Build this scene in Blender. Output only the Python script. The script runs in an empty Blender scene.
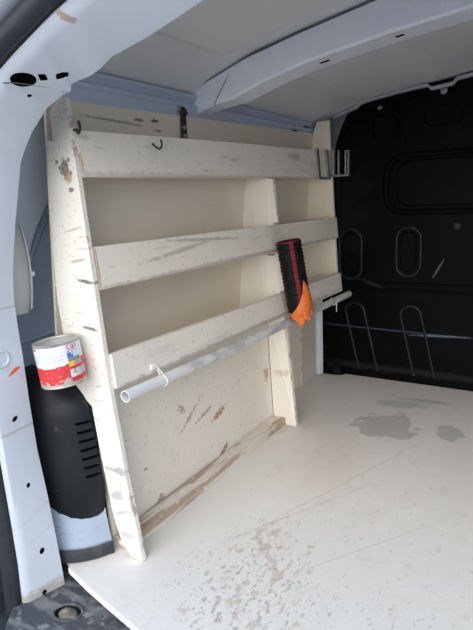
import bpy, bmesh, math, random
from mathutils import Vector, Matrix, noise as mnoise
random.seed(7)
scene = bpy.context.scene
COL = scene.collection
PI = math.pi

# ------------------------------------------------------------------ materials
class NT:
    def __init__(s, name):
        s.m = bpy.data.materials.new(name); s.m.use_nodes = True
        s.t = s.m.node_tree; s.n = s.t.nodes; s.l = s.t.links
        s.b = s.n['Principled BSDF']
        s.co = s.n.new('ShaderNodeTexCoord').outputs['Object']
    def link(s, a, b): s.l.new(a, b)
    def math(s, op, a, b=None, c=None):
        n = s.n.new('ShaderNodeMath'); n.operation = op
        for i, v in enumerate((a, b, c)):
            if v is None: continue
            if isinstance(v, (int, float)): n.inputs[i].default_value = v
            else: s.link(v, n.inputs[i])
        return n.outputs[0]
    def noise(s, scale, detail=4, vec=None, rough=.6, stretch=None):
        n = s.n.new('ShaderNodeTexNoise'); n.inputs['Scale'].default_value = scale
        n.inputs['Detail'].default_value = detail; n.inputs['Roughness'].default_value = rough
        v = vec or s.co
        if stretch:
            mp = s.n.new('ShaderNodeMapping'); mp.inputs['Scale'].default_value = stretch
            s.link(v, mp.inputs['Vector']); v = mp.outputs[0]
        s.link(v, n.inputs['Vector']); return n.outputs[0]
    def ramp(s, v, lo, hi, a=0., b=1.):
        n = s.n.new('ShaderNodeMapRange'); n.interpolation_type = 'SMOOTHSTEP'
        s.link(v, n.inputs[0])
        for i, x in enumerate((lo, hi, a, b)): n.inputs[i+1].default_value = x
        return n.outputs[0]
    def mix(s, fac, a, b):
        n = s.n.new('ShaderNodeMix'); n.data_type = 'RGBA'
        for i, v in ((0, fac), (6, a), (7, b)):
            if isinstance(v, (int, float)): n.inputs[i].default_value = v
            elif isinstance(v, tuple): n.inputs[i].default_value = (*v, 1)
            else: s.link(v, n.inputs[i])
        return n.outputs[2]
    def spot(s, c, r, rot=(0, 0, 0), ns=30, na=.7, soft=.25):
        mp = s.n.new('ShaderNodeMapping'); mp.vector_type = 'TEXTURE'
        mp.inputs['Location'].default_value = c; mp.inputs['Rotation'].default_value = rot
        mp.inputs['Scale'].default_value = r
        s.link(s.co, mp.inputs['Vector'])
        ln = s.n.new('ShaderNodeVectorMath'); ln.operation = 'LENGTH'; s.link(mp.outputs[0], ln.inputs[0])
        d = s.math('ADD', ln.outputs['Value'], s.math('MULTIPLY', s.math('SUBTRACT', s.noise(ns, 5), .5), na*2))
        return s.ramp(d, 1+soft, 1-soft)

def mat(name, base, rough=.6, metal=0., layers=(), spots=(), planes=(), bump=0., bscale=60., spec=.5, offset=(0, 0, 0), specks=()):
    k = NT(name); c = base
    for L in layers:           # (scale, lo, hi, colour, strength, stretch)
        sc, lo, hi, colr, st = L[:5]; stc = L[5] if len(L) > 5 else None
        f = k.math('MULTIPLY', k.ramp(k.noise(sc, 6, stretch=stc), lo, hi), st)
        c = k.mix(f, c, colr)
    for S in spots:            # (centre, radii, colour, strength, rot, ns, na, soft)
        ctr = tuple(a-b for a, b in zip(S[0], offset))
        f = k.math('MULTIPLY', k.spot(ctr, S[1], *S[4:]), S[3])
        c = k.mix(f, c, S[2])
    for (ctr, r, rot, sc, lo, hi, colr, st) in specks:   # speckles confined to a soft ellipse
        ctr = tuple(a-b for a, b in zip(ctr, offset))
        m_ = k.spot(ctr, r, rot, 8, .25, .7)
        v_ = k.ramp(k.math('ADD', k.noise(sc, 6, stretch=(1, 1.6, 1)), k.math('MULTIPLY', k.math('SUBTRACT', m_, 1), .22)), lo, hi)
        c = k.mix(k.math('MULTIPLY', v_, st), c, colr)
    for (n, d, w, colr, st, ns) in planes:   # wear along an edge plane n.p = d
        v = k.n.new('ShaderNodeVectorMath'); v.operation = 'DOT_PRODUCT'
        k.link(k.co, v.inputs[0]); v.inputs[1].default_value = n
        d2 = d - sum(a*b for a, b in zip(n, offset))
        x = k.math('SUBTRACT', v.outputs['Value'], d2)
        ww = k.math('MULTIPLY', k.ramp(k.noise(ns, 6), .48, .66), w)
        f = k.math('MULTIPLY', k.math('MULTIPLY', k.ramp(k.math('SUBTRACT', x, ww), .0012, -.0012), k.ramp(k.noise(ns*.8, 5), .5, .58)), st)
        c = k.mix(f, c, colr)
    if isinstance(c, tuple): k.b.inputs['Base Color'].default_value = (*c, 1)
    else: k.link(c, k.b.inputs['Base Color'])
    k.b.inputs['Roughness'].default_value = rough; k.b.inputs['Metallic'].default_value = metal
    k.b.inputs['Specular IOR Level'].default_value = spec
    if bump:
        bn = k.n.new('ShaderNodeBump'); bn.inputs['Strength'].default_value = bump; bn.inputs['Distance'].default_value = .002
        k.link(k.noise(bscale, 6), bn.inputs['Height']); k.link(bn.outputs[0], k.b.inputs['Normal'])
    return k.m

# ------------------------------------------------------------------ helpers
def tag(o, label=None, cat=None, group=None, kind=None):
    if label: o['label'] = label
    if cat: o['category'] = cat
    if group: o['group'] = group
    if kind: o['kind'] = kind
    return o

def empty(name, loc, label, cat, group=None):
    o = bpy.data.objects.new(name, None); COL.objects.link(o); o.location = loc; o.empty_display_size = .05
    return tag(o, label, cat, group)

def wloc(o):
    p = Vector((0, 0, 0))
    while o: p += o.location; o = o.parent
    return p

def obj(name, bm, m, parent=None, origin=None, bevel=0., smooth=None, kind=None, seg=2):
    """link a bmesh built in world coordinates as one object"""
    bmesh.ops.recalc_face_normals(bm, faces=bm.faces)
    base = wloc(parent) if parent else Vector(origin or (0, 0, 0))
    if any(base): bmesh.ops.translate(bm, vec=-base, verts=bm.verts)
    me = bpy.data.meshes.new(name); bm.to_mesh(me); bm.free()
    for x in (m if isinstance(m, (list, tuple)) else [m]): me.materials.append(x)
    o = bpy.data.objects.new(name, me); COL.objects.link(o)
    if parent: o.parent = parent
    else: o.location = base
    if bevel:
        b = o.modifiers.new('bevel', 'BEVEL'); b.width = bevel; b.segments = seg; b.limit_method = 'ANGLE'
        b.angle_limit = math.radians(35)
    if smooth is not None:
        for p in me.polygons: p.use_smooth = True
        me.set_sharp_from_angle(angle=math.radians(smooth))
    if kind: o['kind'] = kind
    return o

def add_hexa(bm, p):   # 8 points: bottom 4 ccw, top 4 ccw
    v = [bm.verts.new(q) for q in p]
    for f in ((3, 2, 1, 0), (4, 5, 6, 7), (0, 1, 5, 4), (1, 2, 6, 5), (2, 3, 7, 6), (3, 0, 4, 7)):
        bm.faces.new([v[i] for i in f])
    return bm

def add_box(bm, a, b):
    x0, y0, z0 = a; x1, y1, z1 = b
    return add_hexa(bm, [(x0, y0, z0), (x1, y0, z0), (x1, y1, z0), (x0, y1, z0), (x0, y0, z1), (x1, y0, z1), (x1, y1, z1), (x0, y1, z1)])

def box(a, b): return add_box(bmesh.new(), a, b)

def add_prism(bm, pts, vec):   # planar polygon (3D points) extruded by vec
    a = [bm.verts.new(p) for p in pts]; b = [bm.verts.new(Vector(p)+Vector(vec)) for p in pts]
    n = len(a)
    bm.faces.new(a[::-1]); bm.faces.new(b)
    for i in range(n): bm.faces.new((a[i], a[(i+1) % n], b[(i+1) % n], b[i]))
    return bm

def add_loft(bm, rings, closed=True, cap=True, mi=None):
    R = [[bm.verts.new(p) for p in r] for r in rings]
    n = len(rings[0])
    for i in range(len(R)-1):
        for j in range(n if closed else n-1):
            f = bm.faces.new((R[i][j], R[i][(j+1) % n], R[i+1][(j+1) % n], R[i+1][j]))
            if mi: f.material_index = mi(i, j)
    if cap and closed:
        bm.faces.new(R[0][::-1]); bm.faces.new(R[-1])
    return bm

def frame_rings(path, r, n=12, closed=False, sx=1., sy=1., up=None):
    P = [Vector(p) for p in path]; out = []
    N = len(P)
    prev = None
    for i in range(N):
        if closed: t = (P[(i+1) % N]-P[i-1]).normalized()
        else: t = (P[min(i+1, N-1)]-P[max(i-1, 0)]).normalized()
        if up is not None: a = Vector(up) - t*Vector(up).dot(t)
        elif prev is None: a = t.orthogonal()
        else: a = prev - t*prev.dot(t)
        a.normalize(); prev = a; b = t.cross(a)
        rr = r(i/(N-1)) if callable(r) else r
        out.append([P[i]+a*math.cos(2*PI*k/n)*rr*sx+b*math.sin(2*PI*k/n)*rr*sy for k in range(n)])
    return out

def add_tube(bm, path, r, n=12, closed=False, **kw):
    R = frame_rings(path, r, n, closed, **kw)
    if closed: R.append(R[0]); 
    if closed:
        V = [[bm.verts.new(p) for p in q] for q in R[:-1]]
        for i in range(len(V)):
            A, B = V[i], V[(i+1) % len(V)]
            for j in range(n): bm.faces.new((A[j], A[(j+1) % n], B[(j+1) % n], B[j]))
        return bm
    return add_loft(bm, R)

def spline(pts, k=6):
    P = [Vector(p) for p in pts]; out = []
    for i in range(len(P)-1):
        p0 = P[i-1] if i else P[0]*2-P[1]; p1 = P[i]; p2 = P[i+1]; p3 = P[i+2] if i+2 < len(P) else P[-1]*2-P[-2]
        for j in range(k):
            t = j/k
            out.append(.5*((2*p1)+(p2-p0)*t+(2*p0-5*p1+4*p2-p3)*t*t+(3*p1-p0-3*p2+p3)*t**3))
    out.append(P[-1]); return out

def interp(tab, x):
    tab = sorted(tab)
    if x <= tab[0][0]: return tab[0][1]
    for (a, b), (c, d) in zip(tab, tab[1:]):
        if x <= c: return b+(d-b)*(x-a)/(c-a)
    return tab[-1][1]

def boolean_cut(o, cutter_bm, cut_mat):
    me = bpy.data.meshes.new('cut'); bmesh.ops.recalc_face_normals(cutter_bm, faces=cutter_bm.faces)
    bmesh.ops.translate(cutter_bm, vec=-wloc(o), verts=cutter_bm.verts)
    cutter_bm.to_mesh(me); cutter_bm.free(); me.materials.append(cut_mat)
    c = bpy.data.objects.new('cut', me); COL.objects.link(c); c.location = wloc(o)
    md = o.modifiers.new('bool', 'BOOLEAN'); md.operation = 'DIFFERENCE'; md.solver = 'EXACT'; md.object = c
    md.material_mode = 'TRANSFER'
    dg = bpy.context.evaluated_depsgraph_get(); dg.update()
    nm = bpy.data.meshes.new_from_object(o.evaluated_get(dg))
    o.modifiers.clear(); o.data = nm
    bpy.data.objects.remove(c); bpy.data.meshes.remove(me)

# ------------------------------------------------------------------ palette
LS = (.67, .86, 0.)      # base of the shelving unit
BROWN = (.23, .13, .07); GREY = (.18, .17, .16)
CREAM = (.80, .71, .575)
def front(z): return .765+.088*z          # front plane of the shelves
FN = (0, 1, -.088); FD = .765

m_floor = mat('scuffed_cream_painted_plywood', (.76, .715, .645), .55,
    layers=[(2.2, .42, .7, (.73, .675, .60), .6), (14, .56, .7, (.63, .56, .47), .4), (55, .66, .74, (.36, .27, .19), .6), (5, .55, .75, (.84, .81, .76), .6),
            (9, .64, .70, (.55, .46, .37), .5, (.35, 4, 1))],
    spots=[((.95, .49, 0), (.105, .095, .1), (.50, .475, .42), .9, (0, 0, .2), 14, 1.0, .08),
           ((.985, .285, 0), (.06, .04, .1), (.50, .475, .42), .8, (0, 0, .3), 18, 1.0, .1),
           ((1.17, .49, 0), (.035, .09, .1), (.46, .49, .48), .7, (0, 0, .2), 20, 1.0, .4),
           ((1.24, .42, 0), (.018, .09, .1), (.40, .39, .35), .6, (0, 0, .1), 30, .8, .2),
           ((.35, .52, 0), (.26, .003, .1), (.55, .47, .40), .5, (0, 0, -.5), 40, 1.6, .6),
           ((.55, .47, 0), (.3, .003, .1), (.58, .50, .43), .5, (0, 0, -.35), 40, 1.6, .6),
           ((.25, .35, 0), (.25, .002, .1), (.58, .50, .43), .4, (0, 0, -.6), 40, 1.6, .6),
           ((.60, .56, 0), (.2, .09, .1), (.66, .59, .50), .5, (0, 0, .2), 18, 1.4, .6),
           ((.80, .80, 0), (.07, .035, .1), (.58, .49, .38), .5, (0, 0, 0), 20, .8, .4)],
    specks=[((.06, .50, 0), (.30, .16, .1), (0, 0, .25), 26, .53, .60, (.55, .46, .37), .7),
            ((.02, .50, 0), (.24, .20, .1), (0, 0, .25), 60, .55, .60, (.42, .34, .26), .7),
            ((.20, .55, 0), (.10, .05, .1), (0, 0, .25), 34, .46, .56, (.52, .43, .35), .7),
            ((.0, .25, 0), (.3, .25, .1), (0, 0, .2), 50, .60, .63, (.45, .40, .34), .6),
            ((.5, .4, 0), (.6, .4, .1), (0, 0, .2), 34, .61, .66, (.60, .52, .44), .6)],
    bump=.25, bscale=120)
marks = (48, .665, .71, (.20, .15, .11), .75)
m_wood = mat('cream_painted_plywood', CREAM, .55, layers=[(4, .45, .72, (.74, .65, .51), .6), (80, .65, .70, (.42, .34, .26), .65), (11, .66, .72, (.60, .52, .43), .5, (1, 1, 4))],
    bump=.15, bscale=90)
m_end = mat('worn_cream_end_panel_paint', (.81, .755, .66), .55,
    layers=[(4, .45, .72, (.76, .71, .62), .6), (95, .60, .66, (.45, .37, .29), .7), (30, .62, .67, (.50, .44, .37), .6, (1, .5, 4))],
    spots=[((-.014, .876, .871), (.03, .012, .017), (.20, .16, .13), .9, (0, 0, 0), 90, .9, .2),
           ((-.014, .868, .852), (.03, .010, .016), (.36, .20, .10), .7, (0, 0, 0), 90, .8, .3),
           ((-.014, .862, .825), (.03, .007, .005), (.16, .14, .12), .85, (0, 0, 0), 110, 1., .2),
           ((-.014, .846, .636), (.03, .024, .0045), (.08, .07, .06), .85, (.1, 0, 0), 90, .8, .3),
           ((-.014, .848, .535), (.03, .022, .004), (.10, .09, .08), .8, (.1, 0, 0), 90, .8, .3),
           ((-.014, .865, .680), (.03, .022, .003), (.35, .30, .25), .7, (-.15, 0, 0), 90, .8, .3),
           ((-.014, .868, .745), (.03, .03, .003), (.45, .40, .34), .6, (-.2, 0, 0), 90, .9, .3),
           ((-.014, .800, .213), (.03, .016, .010), (.42, .40, .37), .9, (0, 0, 0), 90, .5, .2),
           ((-.014, .825, .212), (.03, .022, .005), (.40, .37, .34), .7, (0, 0, 0), 90, .9, .3),
           ((-.014, .818, .150), (.03, .022, .010), (.44, .41, .38), .75, (-.3, 0, 0), 90, 1.2, .3),
           ((-.014, .805, .110), (.03, .026, .005), (.45, .41, .37), .7, (-.4, 0, 0), 90, 1.1, .3),
           ((-.014, .795, .055), (.03, .022, .009), (.44, .41, .38), .75, (0, 0, 0), 90, 1.2, .3)],
    planes=[(FN, FD+.0005, .004, (.42, .31, .22), .85, 26)], offset=LS, bump=.15, bscale=90)
m_board = mat('worn_cream_front_board_paint', (.81, .74, .63), .55,
    layers=[(4, .45, .72, (.73, .67, .57), .6), (85, .62, .68, (.42, .35, .28), .65), (16, .62, .68, (.50, .43, .36), .55, (.5, 1, 5)), (7, .6, .7, (.62, .57, .50), .5, (.4, 1, 2))],
    spots=[((.0, .82, .661), (.004, .05, .055), BROWN, .75, (0, 0, 0), 70, .4, .2),
           ((.0, .84, .875), (.007, .05, .02), (.45, .30, .20), .7, (0, 0, 0), 70, .5, .2),
           ((.40, .825, .69), (.16, .05, .004), (.35, .30, .25), .6, (0, .06, 0), 60, 1., .4),
           ((.30, .825, .673), (.14, .05, .005), (.40, .34, .28), .6, (0, -.1, 0), 60, 1., .4),
           ((.65, .825, .62), (.7, .05, .006), (.42, .36, .30), .7, (0, 0, 0), 60, 1., .4),
           ((.6, .84, .853), (.8, .05, .008), (.52, .45, .38), .6, (0, 0, 0), 60, 1.2, .4),
           ((.62, .80, .402), (.6, .05, .008), (.40, .36, .33), .7, (0, 0, 0), 60, 1., .4),
           ((1.0, .84, .93), (.05, .05, .012), (.42, .38, .34), .6, (0, 0, 0), 80, 1.4, .3)],
    offset=LS, bump=.2, bscale=90)
m_lower = mat('stained_cream_lower_panel', (.77, .70, .595), .55,
    layers=[(4, .45, .72, (.70, .645, .55), .6), (42, .67, .71, (.36, .30, .25), .55, (1.6, 1, .5)), (110, .63, .68, (.34, .28, .23), .7), (13, .60, .66, (.66, .60, .52), .5)],
    spots=[((.47, .86, .158), (.034, .05, .010), (.40, .17, .07), .85, (0, -.3, 0), 110, 2.4, .2),
           ((.33, .86, .20), (.04, .05, .006), (.30, .26, .22), .7, (0, -.6, 0), 130, 2.2, .2),
           ((.30, .86, .232), (.016, .05, .010), (.30, .26, .22), .7, (0, .5, 0), 140, 2.6, .2),
           ((.40, .86, .185), (.04, .05, .005), (.28, .2, .15), .7, (0, -.3, 0), 130, 2., .2),
           ((.48, .86, .035), (.03, .05, .008), (.25, .14, .08), .8, (0, -.5, 0), 90, 1., .2),
           ((.775, .86, .19), (.014, .05, .025), (.45, .25, .14), .8, (0, 0, 0), 110, 2.2, .2),
           ((.175, .86, .03), (.018, .05, .010), (.30, .25, .20), .75, (0, -.6, 0), 120, 2.2, .2),
           ((.132, .86, .135), (.007, .05, .003), (.22, .15, .10), .8, (0, 0, 0), 120, .8, .2)],
    offset=LS, bump=.15, bscale=90)
m_backp = mat('cream_back_panel_paint', (.77, .69, .565), .6,
    layers=[(3, .45, .72, (.72, .635, .50), .6), (60, .68, .72, (.30, .24, .19), .6)],
    spots=[((.20, .945, .985), (.10, .05, .003), (.25, .22, .20), .7, (0, .03, 0), 120, 1.3, .3),
           ((.285, .945, .995), (.02, .05, .004), (.12, .10, .09), .8, (0, 0, 0), 120, 1.2, .2),
           ((.345, .945, .998), (.018, .05, .004), (.05, .05, .05), .9, (0, 0, 0), 120, .9, .2),
           ((.36, .945, .975), (.014, .05, .003), (.15, .12, .10), .8, (0, 0, 0), 120, .8, .2)],
    offset=LS, bump=.12, bscale=90)
m_divider = mat('worn_cream_divider_paint', (.80, .735, .63), .55,
    layers=[(4, .45, .72, (.75, .68, .57), .6), (80, .69, .74, (.25, .17, .11), .7)],
    spots=[((.806, .82, .19), (.02, .03, .010), (.50, .40, .30), .6, (0, 0, 0), 110, 2.5, .2)],
    planes=[(FN, FD, .006, (.42, .30, .20), .8, 40)], offset=LS, bump=.15, bscale=90)
m_batten = mat('bare_worn_timber_batten', (.70, .63, .53), .7,
    layers=[(9, .46, .56, (.38, .26, .17), .85, (.3, 3, 5)), (40, .6, .7, (.20, .12, .07), .6, (.3, 1, 3)), (24, .6, .66, (.78, .73, .66), .8)], bump=.4, bscale=60)
m_seam = mat('brown_stained_seam_board', (.60, .54, .46), .6, layers=[(4, .45, .72, (.52, .46, .38), .6)],
    planes=[((1, 0, 0), 1.203, .006, BROWN, .85, 40)], offset=LS)
m_body = mat('white_van_body_paint', (.63, .66, .71), .3, layers=[(3, .5, .8, (.58, .61, .66), .5), (40, .70, .76, (.40, .38, .37), .5)], spec=.5)
m_pillar = mat('white_pillar_paint', (.56, .595, .64), .35,
    layers=[(3, .5, .8, (.52, .555, .60), .5), (70, .72, .76, (.35, .33, .32), .5)],
    spots=[((-.17, .93, .345), (.2, .05, .0025), (.40, .36, .32), .7, (0, 0, 0), 80, .8, .4),
           ((-.17, .93, .598), (.2, .05, .002), (.35, .33, .32), .7, (0, 0, 0), 80, .9, .4),
           ((-.17, .92, .150), (.2, .05, .004), (.48, .47, .47), .3, (0, -.3, 0), 80, 1.5, .4),
           ((-.17, .92, .10), (.2, .05, .002), (.48, .47, .47), .3, (0, -.3, 0), 80, .9, .4),
           ((-.17, .92, -.045), (.2, .08, .030), (.38, .33, .27), .8, (0, 0, 0), 60, .6, .3),
           ((-.196, .629, 1.057), (.0045, .013, .05), (.40, .26, .19), .85, (0, 0, .7), 160, 1.0, .2)], spec=.5)
m_foot = mat('shade_darkened_wheel_arch_paint', (.36, .41, .48), .45, layers=[(6, .45, .7, (.28, .31, .36), .7), (30, .6, .68, (.20, .20, .21), .5, (1, 1, 4))])  # white body paint, the pillar's shade put into its base colour
m_ceiling = mat('pale_grey_roof_skin', (.74, .735, .73), .4, layers=[(2.5, .45, .75, (.68, .68, .675), .6), (30, .68, .74, (.40, .39, .38), .3)])
m_bow = mat('bluish_white_roof_bow_paint', (.82, .84, .90), .35,
    layers=[(5, .5, .75, (.76, .78, .84), .6), (38, .58, .68, (.92, .93, .96), .5, (1, 2.5, 1)), (60, .71, .75, (.35, .34, .34), .5)],
    spots=[((.545, .845, 1.09), (.05, .0016, .045), (.10, .09, .09), .9, (.7, 0, 0), 60, 1.5, .4)])
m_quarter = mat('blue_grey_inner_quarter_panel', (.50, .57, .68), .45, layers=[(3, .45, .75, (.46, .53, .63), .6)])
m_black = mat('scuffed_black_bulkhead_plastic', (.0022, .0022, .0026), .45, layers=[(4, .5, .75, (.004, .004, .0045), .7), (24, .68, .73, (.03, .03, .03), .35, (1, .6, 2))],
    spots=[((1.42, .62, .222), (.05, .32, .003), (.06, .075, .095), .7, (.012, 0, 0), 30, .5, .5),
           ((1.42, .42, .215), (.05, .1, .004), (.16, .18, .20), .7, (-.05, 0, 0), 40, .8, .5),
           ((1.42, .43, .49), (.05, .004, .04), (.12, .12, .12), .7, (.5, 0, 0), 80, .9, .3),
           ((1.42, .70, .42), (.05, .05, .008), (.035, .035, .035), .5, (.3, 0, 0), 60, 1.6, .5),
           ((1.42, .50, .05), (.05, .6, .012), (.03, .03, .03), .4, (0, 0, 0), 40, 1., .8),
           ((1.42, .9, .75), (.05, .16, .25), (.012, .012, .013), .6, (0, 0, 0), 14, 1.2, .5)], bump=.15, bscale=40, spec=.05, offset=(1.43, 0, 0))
m_bead = mat('worn_black_raised_rib', (.008, .008, .009), .4, layers=[(20, .52, .68, (.045, .045, .045), .8)], spec=.3)
m_box = mat('matt_black_cover_plastic', (.006, .007, .009), .5, layers=[(3, .45, .7, (.013, .014, .017), .7), (40, .66, .72, (.09, .09, .09), .5)], bump=.2, bscale=150, spec=.3)
m_dark = mat('dark_hollow', (.004, .004, .004), .9, spec=.1)
m_rubber = mat('dusty_black_rubber', (.022, .023, .026), .65, layers=[(30, .5, .7, (.10, .095, .085), .6)], bump=.3, bscale=90)
m_seal = mat('black_door_seal_rubber', (.018, .019, .024), .5, layers=[(20, .55, .75, (.05, .05, .06), .5)])
m_sill = mat('dusty_grey_sill_plastic', (.055, .058, .065), .7, layers=[(14, .45, .62, (.20, .20, .20), .8, (2.2, .6, 1)), (40, .55, .65, (.30, .29, .28), .6), (60, .6, .7, (.03, .03, .032), .6)], bump=.5, bscale=60)
m_dirt = mat('caked_dirt', (.30, .25, .19), .9, layers=[(40, .45, .6, (.12, .10, .08), .8)], bump=.8, bscale=80)
m_trimgrey = mat('light_grey_trim_plastic', (.50, .49, .48), .5, layers=[(12, .5, .7, (.44, .43, .42), .6)])
m_pipe = mat('weathered_grey_plastic_pipe', (.68, .67, .63), .45,
    layers=[(22, .44, .58, (.40, .39, .38), .75, (.5, 1, 1)), (60, .62, .7, (.2, .2, .2), .6)],
    spots=[((.06, .78, .385), (.15, .05, .05), (.70, .70, .68), .9, (0, 0, 0), 20, .3, .3)], offset=(.68, .78, .38))
m_tie = mat('white_cable_tie_plastic', (.78, .76, .70), .45)
m_steel = mat('dull_galvanised_steel', (.30, .30, .30), .5, .7, layers=[(40, .5, .7, (.16, .15, .14), .7)])
m_rust = mat('dark_rusty_steel', (.05, .045, .04), .6, .5, layers=[(60, .5, .65, (.16, .09, .05), .6)])
m_screw = mat('dull_zinc_screw', (.42, .40, .37), .45, .6)
m_greypost = mat('dark_grey_body_post', (.07, .072, .075), .6, layers=[(8, .45, .7, (.10, .10, .10), .6)])
m_post2 = mat('grey_body_corner', (.13, .135, .14), .6, layers=[(8, .45, .7, (.17, .17, .17), .6)])
m_flange = mat('grey_roof_flange_paint', (.42, .43, .45), .45, layers=[(20, .55, .7, (.30, .30, .31), .6)])
m_hoseblack = mat('black_ribbed_hose_fabric', (.007, .007, .008), .6, layers=[(60, .55, .7, (.02, .018, .018), .6)], spec=.2)
m_hosered = mat('dull_red_hose_stripe', (.20, .018, .025), .6, layers=[(60, .5, .7, (.09, .010, .013), .7)], spec=.2)
m_hosein = mat('dark_red_hose_lining', (.05, .006, .009), .7, spec=.1)
m_orange = mat('torn_orange_plastic', (.72, .16, .025), .5, layers=[(25, .5, .7, (.55, .09, .015), .7)])
m_tin = mat('dull_tin_rim', (.52, .50, .46), .45, .5, layers=[(40, .5, .65, (.24, .20, .16), .6)])
m_paintres = mat('dried_cream_paint', (.62, .60, .55), .7, layers=[(14, .5, .7, (.42, .40, .36), .7)])
lab = lambda n, c: mat(n, c, .4, layers=[(60, .62, .7, tuple(x*.75 for x in c), .5)])
LM = [lab('label_white', (.72, .74, .78)), lab('label_red', (.62, .035, .035)), lab('label_pale_lines', (.50, .54, .60)), lab('label_light_red', (.75, .20, .18)),
      lab('label_blue', (.10, .18, .50)), lab('label_teal', (.10, .38, .42)), lab('label_yellow', (.80, .52, .06)), lab('label_grey', (.42, .36, .36)), lab('label_dark_red', (.22, .02, .03)),
      lab('label_bare_tin', (.45, .36, .30))]
m_ground = mat('grey_asphalt_ground', (.17, .17, .17), .9, layers=[(3, .4, .7, (.13, .13, .13), .7)])

# ------------------------------------------------------------------ the van shell
ROOF_R = [(0, 1.262), (.2, 1.252), (.4, 1.234), (.6, 1.199), (.755, 1.166), (.887, 1.119), (.93, 1.090), (1.0, 1.062)]
ROOF_F = [(0, 1.218), (.2, 1.212), (.337, 1.203), (.506, 1.183), (.673, 1.160), (.779, 1.133), (.873, 1.104), (.95, 1.075), (1.0, 1.05)]
def roof(x, y):
    t = min(max((x-.55)/(1.42-.55), 0), 1); y = abs(y)
    return interp(ROOF_R, y)*(1-t)+interp(ROOF_F, y)*t

bm = box((-.115, -.93, -.018), (1.44, .95, 0))
for v in bm.verts: pass
bm.free()
# ply floor with its curved rear edge
edge = [(-.168, -.90), (-.20, -.5), (-.205, 0), (-.198, .3), (-.185, .5), (-.168, .632), (-.146, .74), (-.128, .82), (-.109, .892), (-.095, .905), (-.08, .955)]
bm = bmesh.new()
add_prism(bm, [(x, y, -.015) for x, y in edge]+[(1.44, .99, -.015), (1.44, -.90, -.015)], (0, 0, .015))
obj('floor', bm, m_floor, kind='structure', bevel=.002)
bm = box((-.09, -1.05, -.09), (1.5, 1.15, -.0155)); obj('trim_1', bm, m_rubber, kind='structure')    # sub-floor pan

# roof skin
bm = bmesh.new(); xs = [-.2+i*.0166 for i in range(100)]; ys = [-1.0+i*.0125 for i in range(161)]
def roof_skin(x, y):
    z = roof(x, y)
    st = lambda v, e, w=.018: min(max((v-e)/w+.5, 0), 1)
    a = abs(y)
    if x < .6: z -= .020*(1-st(a, .775))*(1-st(x, .455, .03))*(1-.6*(st(a, .24)-st(a, .30)))
    else: z -= .018*(st(a, .44)-st(a, .73))*st(x, .69, .03)*(1-st(x, 1.33, .03))+.012*(1-st(a, .2))*st(x, .69, .03)
    return z
lo = [[bm.verts.new((x, y, roof_skin(x, y))) for y in ys] for x in xs]
hi = [[bm.verts.new((x, y, roof(x, y)+.03)) for y in ys] for x in xs]
nx, ny = len(xs), len(ys)
for i in range(nx-1):
    for j in range(ny-1):
        bm.faces.new((lo[i][j], lo[i][j+1], lo[i+1][j+1], lo[i+1][j])); bm.faces.new((hi[i][j], hi[i+1][j], hi[i+1][j+1], hi[i][j+1]))
for i in range(nx-1):
    for j in (0, ny-1): bm.faces.new((lo[i][j], lo[i+1][j], hi[i+1][j], hi[i][j]))
for j in range(ny-1):
    for i in (0, nx-1): bm.faces.new((lo[i][j], lo[i][j+1], hi[i][j+1], hi[i][j]))
obj('ceiling', bm, m_ceiling, kind='structure', smooth=60)

# side walls
def wall(sgn, name, m):
    prof = [(1.09, -.09), (1.095, .5), (1.08, .75), (1.04, .95), (1.0, 1.07)]
    ring = [(y, z) for y, z in prof]+[(y+.04, z+.01) for y, z in reversed(prof)]
    bm = bmesh.new()
    add_prism(bm, [(-.19, sgn*y, z) for y, z in ring], (1.67, 0, 0))
    return obj(name, bm, m, kind='structure', smooth=30)
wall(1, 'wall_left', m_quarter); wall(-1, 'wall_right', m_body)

# cant rails along the roof edge (stepped section)
def rail(sgn, name):
    sec = [(.938, 1.000), (.925, 1.005), (.922, 1.045), (.918, 1.050), (.918, 1.058), (.93, 1.062), (.914, 1.078), (.912, 1.084), (.96, 1.086), (1.0, 1.066), (1.05, 1.0)]
    bm = bmesh.new(); add_prism(bm, [(-.10, sgn*(y+.012), z) for y, z in sec], (1.52, 0, 0))
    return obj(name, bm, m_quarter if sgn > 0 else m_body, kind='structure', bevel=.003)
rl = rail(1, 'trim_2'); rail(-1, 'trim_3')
g = empty('grommet', (1.19, .932, 1.052), 'small black oval rubber grommet in the blue-grey rail above the shelves', 'grommet')
bm = bmesh.new(); add_loft(bm, [[(1.19+.035*s*math.cos(a), y, 1.03+.014*s*math.sin(a)) for a in [2*PI*i/20 for i in range(20)]] for y, s in ((.940, 1), (.931, 1), (.929, .8))])
obj('plug', bm, m_dark, g, smooth=40)

# roof bow across the van
TOPB = [(0, 1.252), (.2, 1.243), (.4, 1.225), (.6, 1.189), (.755, 1.157), (.887, 1.115), (.94, 1.092), (.965, 1.07)]
BOTB = [(0, 1.180), (.2, 1.171), (.38, 1.152), (.6, 1.120), (.72, 1.092), (.815, 1.062), (.87, 1.055), (.93, 1.040), (.965, 1.030)]
bm = bmesh.new(); rings = []
for i in range(81):
    y = -.955+1.91*i/80; a = abs(y); zt = interp(TOPB, a); zb = interp(BOTB, a)
    w = .09 if a < .8 else .09-.03*(a-.8)/.155
    rings.append([(.535, y, zt), (.545, y, zb+.006), (.551, y, zb), (.55+w-.006, y, zb), (.55+w, y, zb+.006), (.565+w, y, zt)])
add_loft(bm, rings)
bow = obj('trim_4', bm, m_bow, kind='structure', smooth=25)
bm = bmesh.new()
for (y, z, w) in ((.56, 1.127, .013), (.37, 1.155, .010)):
    add_box(bm, (.585, y-w, z-.03), (.60, y+w, z+.004))
boolean_cut(bow, bm, m_dark)

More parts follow.
